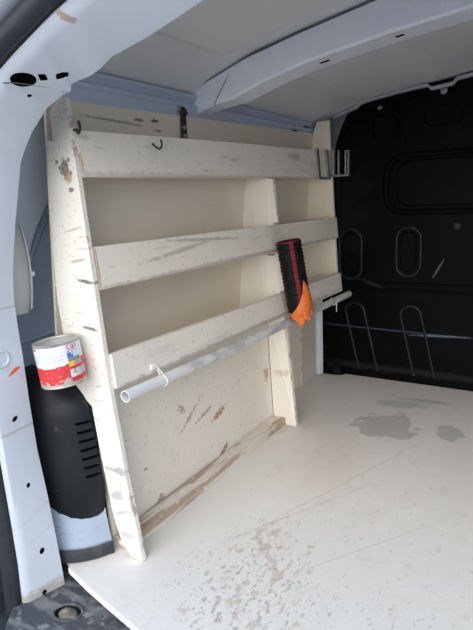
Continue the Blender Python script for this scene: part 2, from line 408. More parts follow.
# rear opening ring: header, corner and pillar, mirrored on the right
INN = [(0, 1.10), (.2, 1.095), (.442, 1.063), (.548, 1.034), (.621, 1.019), (.647, 1.006), (.672, .998), (.700, .995), (.716, .992), (.721, .981), (.737, .979), (.783, .962), (.83, .926), (.855, .899), (.871, .877), (.909, .767), (.937, .67), (.945, .61), (.944, .56), (.94, .49), (.938, .395), (.932, .284), (.917, .182), (.905, .075), (.888, -.12)]
OUT = [(0, 1.165), (.2, 1.155), (.442, 1.115), (.54, 1.086), (.587, 1.072), (.61, 1.065), (.641, 1.055), (.67, 1.044), (.69, 1.036), (.71, 1.028), (.735, 1.018), (.78, .998), (.82, .968), (.85, .94), (.872, .905), (.91, .80), (.935, .69), (.942, .62), (.943, .56), (.939, .48), (.929, .39), (.923, .284), (.918, .18), (.914, .06), (.926, -.22)]
def poly(P, k):
    P = [Vector(p) for p in P]; return [P[i].lerp(P[i+1], j/k) for i in range(len(P)-1) for j in range(k)]+[P[-1]]
def ring_pts():
    A = poly([(-.12, y, z) for y, z in INN], 5); B = poly([(-.2, y, z) for y, z in OUT], 5)
    return A, B
A, B = ring_pts(); NS = len(A)
def outward(P, i):
    t = (P[min(i+1, NS-1)]-P[max(i-1, 0)]); n = Vector((0, -t.z, t.y)); n.normalize()
    if n.y < 0 and n.z < 0: n = -n
    if i == 0: n = Vector((0, 0, 1))
    return n if (n.z > -.2 and n.y > -.3) else -n
def opening(sgn):
    rings = []
    for i in range(NS):
        a, b = A[i], B[i]; na, nb = outward(A, i), outward(B, i)
        d = b-a
        pts = [a+Vector((.035, 0, 0))+na*.055, a+Vector((.010, 0, 0))+na*.016, a, a+d*.12-na*.001, a+d*.85, a+d*.97+nb*.003+Vector((-.002, 0, 0)), b+nb*.012+Vector((-.006, 0, 0)), b+nb*.02, b+nb*.055, a+na*.12+Vector((.03, 0, 0))]
        rings.append([(p.x, p.y*sgn, p.z) for p in pts])
    return add_loft(bmesh.new(), rings)
split = 45
def hole(c, n, rx, ry, ax, depth=.02, pw=2., seg=20):
    c = Vector(c); n = Vector(n).normalized(); ax = Vector(ax); ax = (ax-n*ax.dot(n)).normalized(); ay = n.cross(ax)
    def se(a):
        ca, sa = math.cos(a), math.sin(a)
        return ax*(rx*math.copysign(abs(ca)**(2/pw), ca))+ay*(ry*math.copysign(abs(sa)**(2/pw), sa))
    bm = bmesh.new()
    add_loft(bm, [[c+n*s+se(2*PI*k/seg) for k in range(seg)] for s in (-depth, .012)])
    return bm
def surf_at(i, f):
    p = A[i].lerp(B[i], f); t = A[min(i+1, NS-1)]-A[i-1]; n = t.cross(B[i]-A[i]).normalized()
    if n.dot(Vector((-.8, -.017, .79))-p) < 0: n = -n
    return p, n, t
for sgn, nm in ((1, 'trim_5'), (-1, 'trim_6')):
    o = obj(nm, opening(sgn), m_pillar, kind='structure', smooth=40)
    if sgn > 0:
        def put(i, f, rx, ry, ax=(.533, -.846, 0), pw=2., depth=.02):
            p, n, t = surf_at(i, f)
            boolean_cut(o, hole(p, n, rx, ry, ax, depth, pw), m_dark)
        put(53, .74, .021, .015); put(50, .52, .0065, .007, pw=5, depth=.008); put(42, .30, .0085, .005, pw=6, depth=.008)
        put(55, .44, .004, .003)
        up_ = (.3, 0, .8)
        put(101, .54, .0075, .0045, (1, 0, .5)); put(108, .50, .0055, .0045, up_); put(115, .46, .007, .0055, up_, depth=.025); put(117, .55, .006, .005, up_)
        bm = bmesh.new(); P = []
        for k in range(15):
            u = 1.0-.98*k/14; idx = 49+7*(1-k/14); i0 = int(idx); q = A[i0].lerp(B[i0], u).lerp(A[min(i0+1, NS-1)].lerp(B[min(i0+1, NS-1)], u), idx-i0); P.append(q)
        add_tube(bm, P, .0008, 6); obj('trim_15', bm, m_greypost, kind='structure', smooth=60)

# small raised ring boss on the pillar
p, n, t = surf_at(94, .62)
bm = bmesh.new(); ax = Vector((1, 0, 0)); ay = n.cross(ax).normalized()
add_tube(bm, [p+n*.001+(ax*math.cos(a)+ay*math.sin(a))*.016 for a in [2*PI*i/24 for i in range(24)]], .003, 8, closed=True)
obj('trim_7', bm, m_pillar, kind='structure', smooth=60)
# orange paint chip on the pillar
p, n, t = surf_at(96, .33); t = t.normalized()
q = empty('sticker_scrap', p, 'small torn orange sticker scrap on the white door pillar', 'sticker')
bm = bmesh.new(); ax = (Vector((1, 0, .45))).normalized(); ax = (ax-n*ax.dot(n)).normalized(); ay = n.cross(ax)
add_prism(bm, [p+n*.0006+ax*u+ay*v for u, v in ((-.019, -.001), (-.006, -.0045), (.016, -.005), (.014, .001), (.004, .0045))], n*.0006)
obj('scrap', bm, m_orange, q)

# door seal and outer skin that follow the opening
def strip(sec, name, m, label=None, cat=None, kind=None):
    objs = []
    bm = bmesh.new(); rings = []
    for sgn in (-1, 1):
        rng = range(NS-1, 0, -1) if sgn < 0 else range(NS)
        for i in rng:
            b = B[i]; nb = outward(B, i)
            rings.append([((b+Vector((dx, 0, 0))+nb*u).x, (b+nb*u).y*sgn, (b+nb*u).z) for dx, u in sec])
    lo_, hi_ = NS-1-56, NS-1+58
    add_loft(bm, rings, mi=(lambda i, j: 1 if (i < lo_ or i > hi_) else 0) if isinstance(m, list) else None)
    o = obj(name, bm, m, smooth=40, kind=kind)
    if label: tag(o, label, cat)
    return o
strip([(-.003, .016), (-.016, .014), (-.026, .021), (-.030, .033), (-.026, .046), (-.012, .052), (.0, .048)], 'door_seal', m_seal, 'black rubber door seal curving around the rear opening', 'door seal')
strip([(.0, .055), (-.03, .052), (-.042, .058), (-.045, .068), (-.03, .082), (.02, .088), (.05, .08)], 'trim_8', [m_body, m_rubber], kind='structure')

# inner quarter panel behind the pillar: raised pressing with a curved lower edge
arc = [(-.17, .50), (-.10, .54), (-.05, .60), (-.01, .685), (.03, .765), (.075, .838), (.13, .90), (.22, .95), (.34, .985)]
arcs = [(p.x, p.z) for p in spline([(x, 0, z) for x, z in arc], 6)]
def wy(z): return interp([(-.09, 1.09), (.5, 1.095), (.75, 1.08), (.95, 1.04), (1.07, 1.0)], z)
bm = bmesh.new(); rings = []
for k in range(14):
    t = k/13; ring = []
    for (x, z) in arcs:
        zz = z+(1.03-z)*t; ring.append((x, wy(zz)-.045, zz))
    rings.append(ring)
rings = [[(x, wy(z)-.002, z-.006) for x, z in arcs], [(x, wy(z)-.038, z-.003) for x, z in arcs]]+rings
add_loft(bm, rings, closed=False)
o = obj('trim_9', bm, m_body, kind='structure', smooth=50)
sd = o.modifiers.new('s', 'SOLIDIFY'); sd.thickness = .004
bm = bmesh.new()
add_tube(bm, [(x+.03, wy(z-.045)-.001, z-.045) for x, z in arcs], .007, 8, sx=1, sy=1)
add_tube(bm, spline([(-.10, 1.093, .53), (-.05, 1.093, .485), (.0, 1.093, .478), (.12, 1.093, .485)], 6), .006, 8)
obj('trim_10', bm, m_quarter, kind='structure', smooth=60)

# light grey plastic trim cover behind the pillar
t = empty('trim_cover', (-.06, 1.03, .56), 'light grey upright plastic cover tucked behind the white door pillar', 'trim cover')
bm = bmesh.new(); rings = []
for k in range(13):
    u = k/12; z = .565+.192*u; bulge = .012*math.sin(PI*u); s = .55+.45*min(1, 8*u, 8*(1-u))
    rings.append([(-.095, 1.06, z), (-.093, 1.005-bulge, z), (-.085, 1.0-bulge, z), (-.048-.006*(1-s), 1.000-bulge, z), (-.034-.004*(1-s), 1.010-bulge, z), (-.028, 1.06, z)])
add_loft(bm, rings); obj('cover', bm, m_trimgrey, t, smooth=50)
bm = bmesh.new(); add_tube(bm, [(-.031, 1.013-.012*math.sin(PI*k/12), .57+.182*k/12) for k in range(13)], .004, 8)
add_box(bm, (-.034, .995, .645), (-.024, 1.012, .655)); obj('edge_clip', bm, mat('pale_plastic_edge', (.66, .66, .66), .5), t, smooth=50)

# wheel arch foot with its rubber skirt (pressed body metal)
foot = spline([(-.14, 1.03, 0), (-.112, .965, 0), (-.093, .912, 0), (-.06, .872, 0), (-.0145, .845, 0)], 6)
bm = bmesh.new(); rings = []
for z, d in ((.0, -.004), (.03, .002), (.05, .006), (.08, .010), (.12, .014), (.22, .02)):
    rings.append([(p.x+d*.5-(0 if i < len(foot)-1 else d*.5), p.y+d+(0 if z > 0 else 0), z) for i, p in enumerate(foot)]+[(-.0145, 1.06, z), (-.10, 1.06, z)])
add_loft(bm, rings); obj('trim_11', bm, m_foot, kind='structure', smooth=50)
t = empty('rubber_skirt', (-.06, .90, 0), 'dusty black rubber skirt around the base of the wheel arch', 'rubber trim')
bm = bmesh.new(); rings = []
for i, p in enumerate(foot[4:]):
    tn = (foot[min(i+5, len(foot)-1)]-foot[max(i+3, 0)]).normalized(); n = Vector((-tn.y, tn.x, 0)); n = n if n.y < 0 or n.x < 0 else -n
    if n.y > 0: n = -n
    q = p+n*.0045
    rings.append([(q.x, q.y, .0005), (q+n*.006).to_tuple()[:2]+(.002,), (q+n*.006).to_tuple()[:2]+(.014,), (q+n*.003).to_tuple()[:2]+(.026,), (q.x, q.y, .030)])
rings = [[tuple(v) for v in r] for r in rings]
add_loft(bm, rings); obj('skirt', bm, m_rubber, t, smooth=50)

# black plastic wheel arch cover with louvres
CUT = [(.935, .425), (.923, .394), (.871, .355), (.8575, .235), (.849, .17), (.853, .115), (.862, .083), (.875, .07)]
prof = [(p.y, p.z) for p in spline([(0, 1.06, .428), (0, .975, .428), (0, .940, .418), (0, .905, .392), (0, .882, .365), (0, .872, .33), (0, .862, .25), (0, .853, .17), (0, .857, .115), (0, .868, .088), (0, .885, .078), (0, 1.06, .078)], 4)]
bm = bmesh.new(); rings = []
for x, s in ((-.0145, 0), (-.03, .003), (-.045, .011), (-.06, .024), (-.075, .044), (-.088, .07), (-.097, .10), (-.102, .14)):
    rings.append([(x, min(y+s, 1.06), z-(s*.28 if z > .25 else -s*.06)) for y, z in prof])
add_loft(bm, rings)
wc = obj('wheel_arch_cover', bm, m_box, origin=(-.05, .95, .078), smooth=50)
tag(wc, 'matt black plastic wheel arch cover with louvre slots beside the shelves', 'cover')
for k in range(7):
    z = .322-.0205*k; yb = interp([(p[1], p[0]) for p in prof[8:32]], z)
    c = box((-.050, yb-.02, z-.0032), (-.004, yb+.024, z+.0032))
    boolean_cut(wc, c, m_dark)
for p in wc.data.polygons: p.use_smooth = True
wc.data.set_sharp_from_angle(angle=math.radians(40))

# sill
sl = empty('sill_plate', (-.25, .70, -.03), 'dusty grey plastic sill plate at the rear edge of the floor', 'sill')
bm = bmesh.new()
sedge = [(x-.0015, y) for x, y in edge[4:9]]
add_prism(bm, [(x+.05, y, -.055) for x, y in sedge]+[(-.07, .96, -.055), (-.21, .95, -.055), (-.42, .78, -.055), (-.45, .3, -.055), (-.15, .3, -.055)], (0, 0, .020))
plate = obj('plate', bm, m_sill, sl, bevel=.003)
boolean_cut(plate, hole((-.176, .822, -.035), (0, 0, 1), .022, .030, (1, .35, 0), .016, 2.4, 24), m_rubber)
bm = bmesh.new()
ex = Vector((1, .35, 0)).normalized(); ey = Vector((-ex.y, ex.x, 0))
add_tube(bm, [Vector((-.176, .822, -.0352))+ex*.0235*math.cos(a)+ey*.0315*math.sin(a) for a in [2*PI*i/28 for i in range(28)]], .0030, 8, closed=True)
obj('recess_rim', bm, m_sill, sl, smooth=60)
bm = bmesh.new(); bmesh.ops.create_icosphere(bm, subdivisions=3, radius=1)
for v in bm.verts:
    n = 1+.25*mnoise.noise(v.co*2.5); v.co = Vector((-.176, .822, -.042))+Vector((v.co.x*.017*n, v.co.y*.023*n, v.co.z*.008*n))
obj('dirt', bm, m_dirt, sl, smooth=60)
bm = box((-.5, -1.0, -.6), (-.0905, 1.0, -.0555)); obj('trim_12', bm, m_rubber, kind='structure', bevel=.02)

# ------------------------------------------------------------------ bulkhead
XB = 1.42
bk = empty('bulkhead', (1.43, 0, 0), 'black plastic bulkhead panel with pressed ovals closing the front of the load space', 'bulkhead')
ysb = [-.97+1.94*i/60 for i in range(61)]
bm = bmesh.new()
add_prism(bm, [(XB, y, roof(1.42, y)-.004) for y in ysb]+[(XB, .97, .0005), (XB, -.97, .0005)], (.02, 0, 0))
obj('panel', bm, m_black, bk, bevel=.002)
bm = bmesh.new(); add_prism(bm, [(XB+.0205, y, roof(1.42, y)+.01) for y in ysb]+[(XB+.0205, 1.08, -.08), (XB+.0205, -1.08, -.08)], (.03, 0, 0))
obj('wall_front', bm, m_greypost, kind='structure')
def rrect(y0, y1, z0, z1, r, skew=0., n=6, ztop=None):
    P = []
    for cy, cz, a0 in ((y1-r, z1-r, 0), (y0+r, z1-r, 90), (y0+r, z0+r, 180), (y1-r, z0+r, 270)):
        for k in range(n+1):
            a = math.radians(a0+90*k/n); y = cy+r*math.cos(a); z = cz+r*math.sin(a)
            if ztop: z += ztop(y) * (z-z0)/(z1-z0)
            P.append((y+skew*(z-z0), z))
    return P
def raised(P, dx, name, m, inset=.006):
    bm = bmesh.new(); cy = sum(p[0] for p in P)/len(P); cz = sum(p[1] for p in P)/len(P)
    s = lambda k: [(cy+(y-cy)*(1-k/max(.03, abs(y-cy)+.03)), cz+(z-cz)*(1-k/max(.03, abs(z-cz)+.03))) for y, z in P]
    add_loft(bm, [[(XB-.0005, y, z) for y, z in P], [(XB-dx, y, z) for y, z in s(inset)], [(XB-dx, y, z) for y, z in s(inset*1.3)]])
    return obj(name, bm, m, bk, smooth=35)
def bead(P, r, name, m):
    bm = bmesh.new(); add_tube(bm, [(XB-.001, y, z) for y, z in P], r, 8, closed=True); return obj(name, bm, m, bk, smooth=60)
zt = lambda y: .028*(1-((y-.0)/.64)**2)
W = rrect(-.64, .642, .712, .925, .07, ztop=zt)
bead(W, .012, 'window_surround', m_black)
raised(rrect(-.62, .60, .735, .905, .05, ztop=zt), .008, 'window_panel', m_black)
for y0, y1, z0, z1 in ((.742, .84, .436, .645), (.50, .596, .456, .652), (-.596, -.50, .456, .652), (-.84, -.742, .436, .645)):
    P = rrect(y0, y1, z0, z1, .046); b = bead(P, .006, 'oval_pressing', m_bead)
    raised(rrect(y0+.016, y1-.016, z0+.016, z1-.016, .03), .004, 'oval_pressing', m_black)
for yt in (.77, .532, -.2, -.5):
    P = [(yt+.042-.061, .035)]+[(yt+.042-.061*(1-k/6), .035+.255*k/6) for k in range(1, 7)]+[(yt+.042*math.cos(a), .29+.042*math.sin(a)) for a in [PI*i/10 for i in range(1, 10)]]+[(yt-.042-.061*(1-k/6), .035+.255*k/6) for k in range(6, -1, -1)]
    bm = bmesh.new(); add_tube(bm, [(XB-.001, y, z) for y, z in P], .005, 8); obj('upright_rib', bm, m_bead, bk, smooth=60)
bm = bmesh.new(); add_tube(bm, [(XB-.001, y, .425) for y in (-.9, -.4, 0, .4, .80)], .005, 8); add_tube(bm, [(XB-.001, y, .395) for y in (-.9, -.4, 0, .4, .84)], .006, 8)
obj('ledge', bm, m_black, bk, smooth=60)
bm = bmesh.new(); add_tube(bm, spline([(XB-.001, .47, 1.155), (XB-.001, .545, 1.13), (XB-.001, .58, 1.07), (XB-.001, .585, .985)], 6), .008, 8)
add_tube(bm, spline([(XB-.001, .845, .72), (XB-.001, .845, .93), (XB-.001, .80, 1.04), (XB-.001, .72, 1.09), (XB-.001, .60, 1.12)], 6), .009, 8); obj('pressed_edge', bm, m_black, bk, smooth=60)
for y0, y1, z0, z1 in ((.60, .70, 1.0, 1.09), (.36, .50, 1.03, 1.10), (.22, .33, 1.06, 1.14)):
    raised(rrect(y0, y1, z0, z1, .03), .006, 'raised_pad', m_black)
bm = bmesh.new(); bmesh.ops.create_icosphere(bm, subdivisions=3, radius=1)
for v in bm.verts: v.co = Vector((XB-.004, .875, .0))+Vector((v.co.x*.03, v.co.y*.06, max(v.co.z, 0.01)*.055))
obj('corner_foot', bm, m_black, bk, smooth=60)
def bolt(y, z, r, name='bolt', m=None, x=XB):
    bm = bmesh.new(); add_loft(bm, [[(x+dx, y+r*s*math.cos(a), z+r*s*math.sin(a)) for a in [2*PI*i/16 for i in range(16)]] for dx, s in ((-.0002, 1), (-.003, 1), (-.005, .8), (-.005, .55), (-.009, .5), (-.010, .3))])
    return obj(name, bm, m or m_steel, bk, smooth=40)
bolt(.672, 1.115, .011); bolt(.434, 1.151, .013); bolt(.368, .656, .014, m=m_bead)
# grey stepped flange along the roof
FL = [(.86, 1.106), (.79, 1.127), (.765, 1.133), (.745, 1.147), (.72, 1.154), (.60, 1.170), (.52, 1.181), (.49, 1.182), (.475, 1.168), (.40, 1.176), (.385, 1.192), (.20, 1.210), (0, 1.214)]
FLl = [(y, z-(.007 if i < 6 else .010)) for i, (y, z) in enumerate(FL)]
bm = bmesh.new(); n = len(FL)
for s in (1, -1):
    rings = [[(XB-.022, s*y, z-.001), (XB-.022, s*y2, z2-.003), (XB-.002, s*y2, z2-.003), (XB-.002, s*y, z-.001)] for (y, z), (y2, z2) in zip(FL, FLl)]
    add_loft(bm, rings)
obj('roof_flange', bm, m_flange, bk, bevel=.001)
# posts of the body between shelving and bulkhead
bm = box((1.285, .936, .93), (1.333, 1.03, 1.089)); obj('trim_13', bm, m_greypost, kind='structure', bevel=.004)
bm = bmesh.new(); add_prism(bm, [(1.362, .916, 0.001), (1.385, .905, 0.001), (1.39, 1.06, 0.001), (1.362, 1.06, 0.001)], (0, 0, .42)); obj('trim_14', bm, m_body, kind='structure', bevel=.004)

bm = bmesh.new(); add_prism(bm, [(1.412, .945, 1.070), (1.412, .872, 1.099), (1.412, .80, 1.120), (1.412, .830, 1.06), (1.412, .850, 1.01), (1.412, .862, .955), (1.412, .945, .955)], (.007, 0, 0))
obj('trim_16', bm, m_post2, kind='structure', bevel=.001)

# ------------------------------------------------------------------ shelving unit
sh = empty('shelving_unit', LS, 'cream painted plywood shelving unit with lipped shelves along the left side of the van', 'shelving')
def yback(z): return 1.020-.092*z
XE = -.014
outl = [(.7555, .0005), (.789, .0015), (.801, .019), (.815, .032), (.830, .075), (.838, .108), (.846, .17), (.8545, .228), (.8695, .355), (.922, .394), (.933, .478), (.944, .591), (.940, .70), (.935, .807), (.921, .925), (.903, .924), (.902, .982), (.868, 1.006), (front(1.0), 1.002), (front(.95), .95), (front(.42)+.008, .42), (.803, .353), (.7935, .284), (.784, .198), (.771, .12)]
bm = bmesh.new(); add_prism(bm, [(XE, y, z) for y, z in outl], (.0138, 0, 0)); obj('end_panel', bm, m_end, sh, bevel=.0015)
# front end panel (upper only)
bm = bmesh.new(); add_prism(bm, [(1.335, front(.395)+.016, .395), (1.335, front(1.083)-.008, 1.083), (1.335, .905, 1.083), (1.335, yback(1.03)-.0005, 1.03), (1.335, yback(.395)-.0005, .395)], (.0165, 0, 0))
obj('end_panel', bm, m_wood, sh, bevel=.0015)
# divider
bm = bmesh.new(); T = .0155
add_prism(bm, [(.806, front(.0), .0005), (.806, front(.392), .392), (.806, front(.475)+T, .479), (.806, front(.479)+.001, .4795), (.806, front(.612)+.001, .6125), (.806, front(.613)+T, .613), (.806, front(.706)+T, .708), (.806, front(.708)+.001, .7085), (.806, front(.852)+.001, .852), (.806, front(.853)+T, .8525), (.806, front(.94)+T, .94), (.806, yback(.94)-.0005, .94), (.806, yback(.40)-.0005, .40), (.806, .8695, .39), (.806, .8535, .0005)], (.018, 0, 0))
for v in bm.verts:
    if v.co.z > .45: v.co.x += .016*max(0, 1-(v.co.y-front(v.co.z))/.12)
obj('divider', bm, m_divider, sh, bevel=.0015)
# front boards: (z0 left, z1 left, z0 right, z1 right, right end)
for zl0, zl1, zr0, zr1, xr in ((.8485, .9415, .863, .965, 1.352), (.617, .707, .615, .700, 1.352), (.401, .4775, .393, .470, 1.345)):
    bm = bmesh.new(); P = []
    for zl, zr in ((zl0, zr0), (zl1, zr1)):
        P += [(.0003, front(zl), zl), (xr, front(zr), zr), (xr, front(zr)+.015, zr), (.0003, front(zl)+.015, zl)]
    add_hexa(bm, P); bmesh.ops.subdivide_edges(bm, edges=[e for e in bm.edges if abs(e.verts[0].co.x-e.verts[1].co.x) > .5], cuts=9)
    for v in bm.verts: v.co.z += .002*mnoise.noise(Vector((v.co.x*3, zl0*10, v.co.z*4))) if .05 < v.co.x < 1.3 else 0
    obj('front_board', bm, m_board, sh, bevel=.0012)
# shelf planks, split by the divider
for z, dz in ((.8485, .010), (.617, .0), (.402, -.006)):
    for x0, x1 in ((.0003, .8058), (.8242, 1.3348)):
        za, zb = z+dz*x0/1.35, z+dz*x1/1.35
        bm = bmesh.new(); P = []
        for o_ in (0, .012):
            P += [(x0, front(za)+.0153, za+o_), (x1, front(zb)+.0153, zb+o_), (x1, yback(zb+o_)-.0005, zb+o_), (x0, yback(za+o_)-.0005, za+o_)]
        add_hexa(bm, P); obj('shelf_plank', bm, m_wood, sh)
# back panel
bm = bmesh.new(); P = []
for z, e in ((.395, 0), (1.012, .0)):
    zr = z+(.028 if z > 1 else 0)
    P += [(.0003, yback(z), z), (1.3515, yback(zr), zr), (1.3515, yback(zr)+.007, zr), (.0003, yback(z)+.007, z)]
add_hexa(bm, P); obj('back_panel', bm, m_backp, sh)
# lower panel and its floor batten
def ylow(z): return .8545+.043*z
bm = bmesh.new(); P = []
for z in (.0005, .400):
    P += [(.0003, ylow(z), z), (.8058, ylow(z), z), (.8058, ylow(z)+.010, z), (.0003, ylow(z)+.010, z)]
add_hexa(bm, P); obj('lower_panel', bm, m_lower, sh)
bm = bmesh.new(); add_prism(bm, [(.0003, .806, .0005), (.0003, .8075, .024), (.0003, .812, .027), (.0003, .853, .027), (.0003, .853, .0005)], (.8055, 0, 0))
bmesh.ops.subdivide_edges(bm, edges=[e for e in bm.edges if abs(e.verts[0].co.x-e.verts[1].co.x) > .5], cuts=40)
for v in bm.verts:
    if v.co.z > .02 and v.co.y < .83: v.co.z += .003*(mnoise.noise(Vector((v.co.x*18, 0, 0)))-.3); v.co.y += .002*mnoise.noise(Vector((v.co.x*22, 5, 0)))
obj('floor_batten', bm, m_batten, sh)
# boards behind the open bay by the bulkhead
for x0, x1, y0, m in ((.8245, 1.200, .9295, m_wood), (1.2025, 1.350, .926, m_seam)):
    bm = box((x0, y0, .0005), (x1, y0+.012, .398)); obj('bay_board', bm, m, sh, bevel=.0015)

# hardware on the shelves
def hook(path, r, m, n='hook'):
    bm = bmesh.new(); add_tube(bm, spline(path, 6), r, 8); return obj(n, bm, m, sh, smooth=60)
yf = front(.93)
hook([(.233, yf+.002, .927), (.228, yf-.008, .926), (.224, yf-.014, .921), (.234, yf-.017, .916), (.244, yf-.016, .918), (.250, yf-.014, .927), (.250, yf-.012, .938)], .0022, m_rust)
hook([(-.004, yf+.003, .940), (-.006, yf-.008, .940), (-.005, yf-.012, .933), (-.001, yf-.013, .945), (-.001, yf-.010, .957)], .0028, m_rust)
# strap plate on the back panel
yb = yback(1.0)-.001
bm = bmesh.new()
P = [(.448, yb-.002, .957), (.456, yb-.003, .953), (.468, yb-.003, .953), (.476, yb-.002, .957), (.474, yb-.003, 1.02), (.470, yb-.004, 1.045), (.456, yb-.004, 1.045), (.450, yb-.003, 1.02)]
add_prism(bm, P, (0, -.003, 0)); add_tube(bm, [(.446, yb-.006, 1.028), (.461, yb-.013, 1.034), (.476, yb-.006, 1.028)], .005, 8)
sp = obj('strap_plate', bm, m_rust, sh, bevel=.001)
bm = bmesh.new()
for z in (.968, .990): add_loft(bm, [[(.462+.006*s*math.cos(a), yb-.0065+dy, z+.006*s*math.sin(a)) for a in [2*PI*i/12 for i in range(12)]] for dy, s in ((.001, 1), (-.002, .9), (-.003, .5))])
obj('screw', bm, m_screw, sp, smooth=40)
# screw heads in the end panel
for y, z in ((.896, .882), (.889, .870), (.880, .874), (.869, .879), (.884, .860), (.861, .884), (.873, .866), (.858, .858)):
    bm = bmesh.new(); add_loft(bm, [[(XE+.0005+dx, y+.0042*s*math.cos(a), z+.0042*s*math.sin(a)) for a in [2*PI*i/12 for i in range(12)]] for dx, s in ((0, 1), (-.0015, 1), (-.0028, .75), (-.0028, .3), (-.0012, .25))])
    obj('screw', bm, m_screw, sh, smooth=40)
# latch frames at the bulkhead end of the top board
def flatframe(P, w, d, name):    # open path of flat bar in a plane; P list of points, w width vector, d thickness vector
    bm = bmesh.new(); w = Vector(w); d = Vector(d)
    rings = [[Vector(p), Vector(p)+w, Vector(p)+w+d, Vector(p)+d] for p in P]; add_loft(bm, rings)
    return obj(name, bm, m_steel, sh, bevel=.0008)
def fy(z, o): return front(z)-o
a, b_, c, d_ = 1.192, 1.300, .852, .966
bm = bmesh.new()
for x0, x1, z0, z1 in ((1.188, 1.212, .852, .968), (1.282, 1.308, .852, .968), (1.212, 1.282, .852, .860)):
    P = []
    for z in (z0, z1): P += [(x0, fy(z, .007), z), (x1, fy(z, .007), z), (x1, fy(z, .0006), z), (x0, fy(z, .0006), z)]
    add_hexa(bm, P)
obj('latch_bracket', bm, m_steel, sh, bevel=.0015)
bm = bmesh.new()
for y0, y1, z0, z1 in ((.826, .838, .862, .968), (.806, .812, .866, .965), (.776, .782, .868, .962), (.766, .771, .868, .962), (.766, .838, .862, .870)):
    add_box(bm, (1.318, y0-.002, z0), (1.336, y1-.002, z1))
obj('latch_bracket', bm, m_steel, sh, bevel=.0015)

# ------------------------------------------------------------------ plastic pipe under the lowest board
pp = empty('plastic_pipe', (.68, .78, .38), 'weathered grey plastic pipe tied under the lowest shelf board', 'pipe')
p0 = Vector((.006, .784, .3845)); p1 = Vector((1.375, .782, .3765))
bm = bmesh.new(); ax = (p1-p0).normalized(); u = ax.orthogonal().normalized(); v = ax.cross(u)
def circ(p, r, n=24): return [p+u*r*math.cos(2*PI*k/n)+v*r*math.sin(2*PI*k/n) for k in range(n)]
N = 24; R = []
for i in range(N+1):
    p = p0.lerp(p1, i/N)+Vector((0, 0, -.003*math.sin(PI*i/N))); R.append(circ(p, .0132))
R.append(circ(p1, .011)); 
for i in range(N, -1, -1): R.append(circ(p0.lerp(p1, i/N)+Vector((0, 0, -.003*math.sin(PI*i/N))), .011))
R.append(R[0]); add_loft(bm, R, cap=False); bmesh.ops.remove_doubles(bm, verts=bm.verts, dist=1e-6)
obj('tube', bm, m_pipe, pp, smooth=50)
for x in (.135, 1.20):
    p = p0.lerp(p1, (x-p0.x)/(p1.x-p0.x))+Vector((0, 0, -.001))
    bm = bmesh.new(); pts = [p+Vector((0, math.cos(a)*.0146, math.sin(a)*.0146)) for a in [math.radians(120+i*12) for i in range(26)]]
    if x > 1: pts = pts[4:]
    else: pts = [p+Vector((-.012, .0115, .040))]+[p+Vector((-.008, .004, .03))]+pts[4:]+[p+Vector((-.004, .012, .028))]
    add_tube(bm, pts, .0022, 8, sx=1.4, sy=.8); 
    if x < 1: add_box(bm, (x-.022, front(.42)-.007, .412), (x-.010, front(.42)-.0005, .424))
    if x > 1: add_tube(bm, [(x, p.y-.0146, p.z-.008), (x, p.y-.013, p.z-.03), (x+.002, p.y-.013, p.z-.042)], .0014, 6)
    o = obj('cable_tie', bm, m_tie, pp, smooth=50)

# ------------------------------------------------------------------ ribbed hose with torn orange wrap
hs = empty('ribbed_hose', (.81, .745, .41), 'short black and red ribbed hose hanging from the middle shelf board', 'hose')
hA = Vector((.792, .773, .650)); hB = Vector((.812, .745, .418)); hx = (hB-hA).normalized()
hu = Vector((1, 0, 0)); hu = (hu-hx*hu.dot(hx)).normalized(); hv = hx.cross(hu)      # hv: towards -y or +y
if hv.y > 0: hv = -hv
Hn = 40
def hring(t, r, n=Hn, ell=1.0): 
    c = hA.lerp(hB, t)
    return [c+hu*r*ell*math.cos(2*PI*k/n)+hv*r*math.sin(2*PI*k/n) for k in range(n)]
bm = bmesh.new(); R = []; nr = 19
cam_dir = Vector((-.8, -.017, .79))-hA; 
ca = math.atan2(cam_dir.dot(hv), cam_dir.dot(hu))
# stripe columns relative to the direction of the camera's side (just right of the middle and at the left flank)
def ang(k): return (2*PI*(k+.5)/Hn-ca+PI) % (2*PI)-PI
R.append(hring(.02, .0345)); R.append(hring(-.012, .0365)); R.append(hring(-.012, .0385))
for i in range(nr):
    t0 = i/nr
    for f, r in ((.06, .0385), (.30, .0415), (.66, .0415), (.88, .0385)): R.append(hring(t0+f/nr, r*(1.0+.012*math.sin(i*2.1))))
R.append(hring(1.0, .037)); R.append(hring(.985, .035))
for t in (.7, .4, .1, .02): R.append(hring(t, .035))
nring = len(R)
# which way round is picture-right: camera right vector
crt = Vector((.5326, -.8464, 0))
sg = 1 if (hu*math.cos(ca+.1)+hv*math.sin(ca+.1)-hu*math.cos(ca)-hv*math.sin(ca)).dot(crt) > 0 else -1
def hmi(i, j):
    if i < 1 or i > nring-5: return 2
    if i < 3: return 1
    a = ang(j)*sg
    return 1 if (.02 < a < .34 or -1.62 < a < -1.30) else 0
add_loft(bm, R, cap=False, mi=hmi); obj('sleeve', bm, [m_hoseblack, m_hosered, m_hosein], hs, smooth=60)
# hanging nail
bm = bmesh.new(); add_tube(bm, [(.738, front(.63)+.001, .602+.01), (.735, front(.63)-.02, .612), (.725, front(.63)-.03, .616)], .002, 8); obj('nail', bm, m_rust, sh, smooth=60)
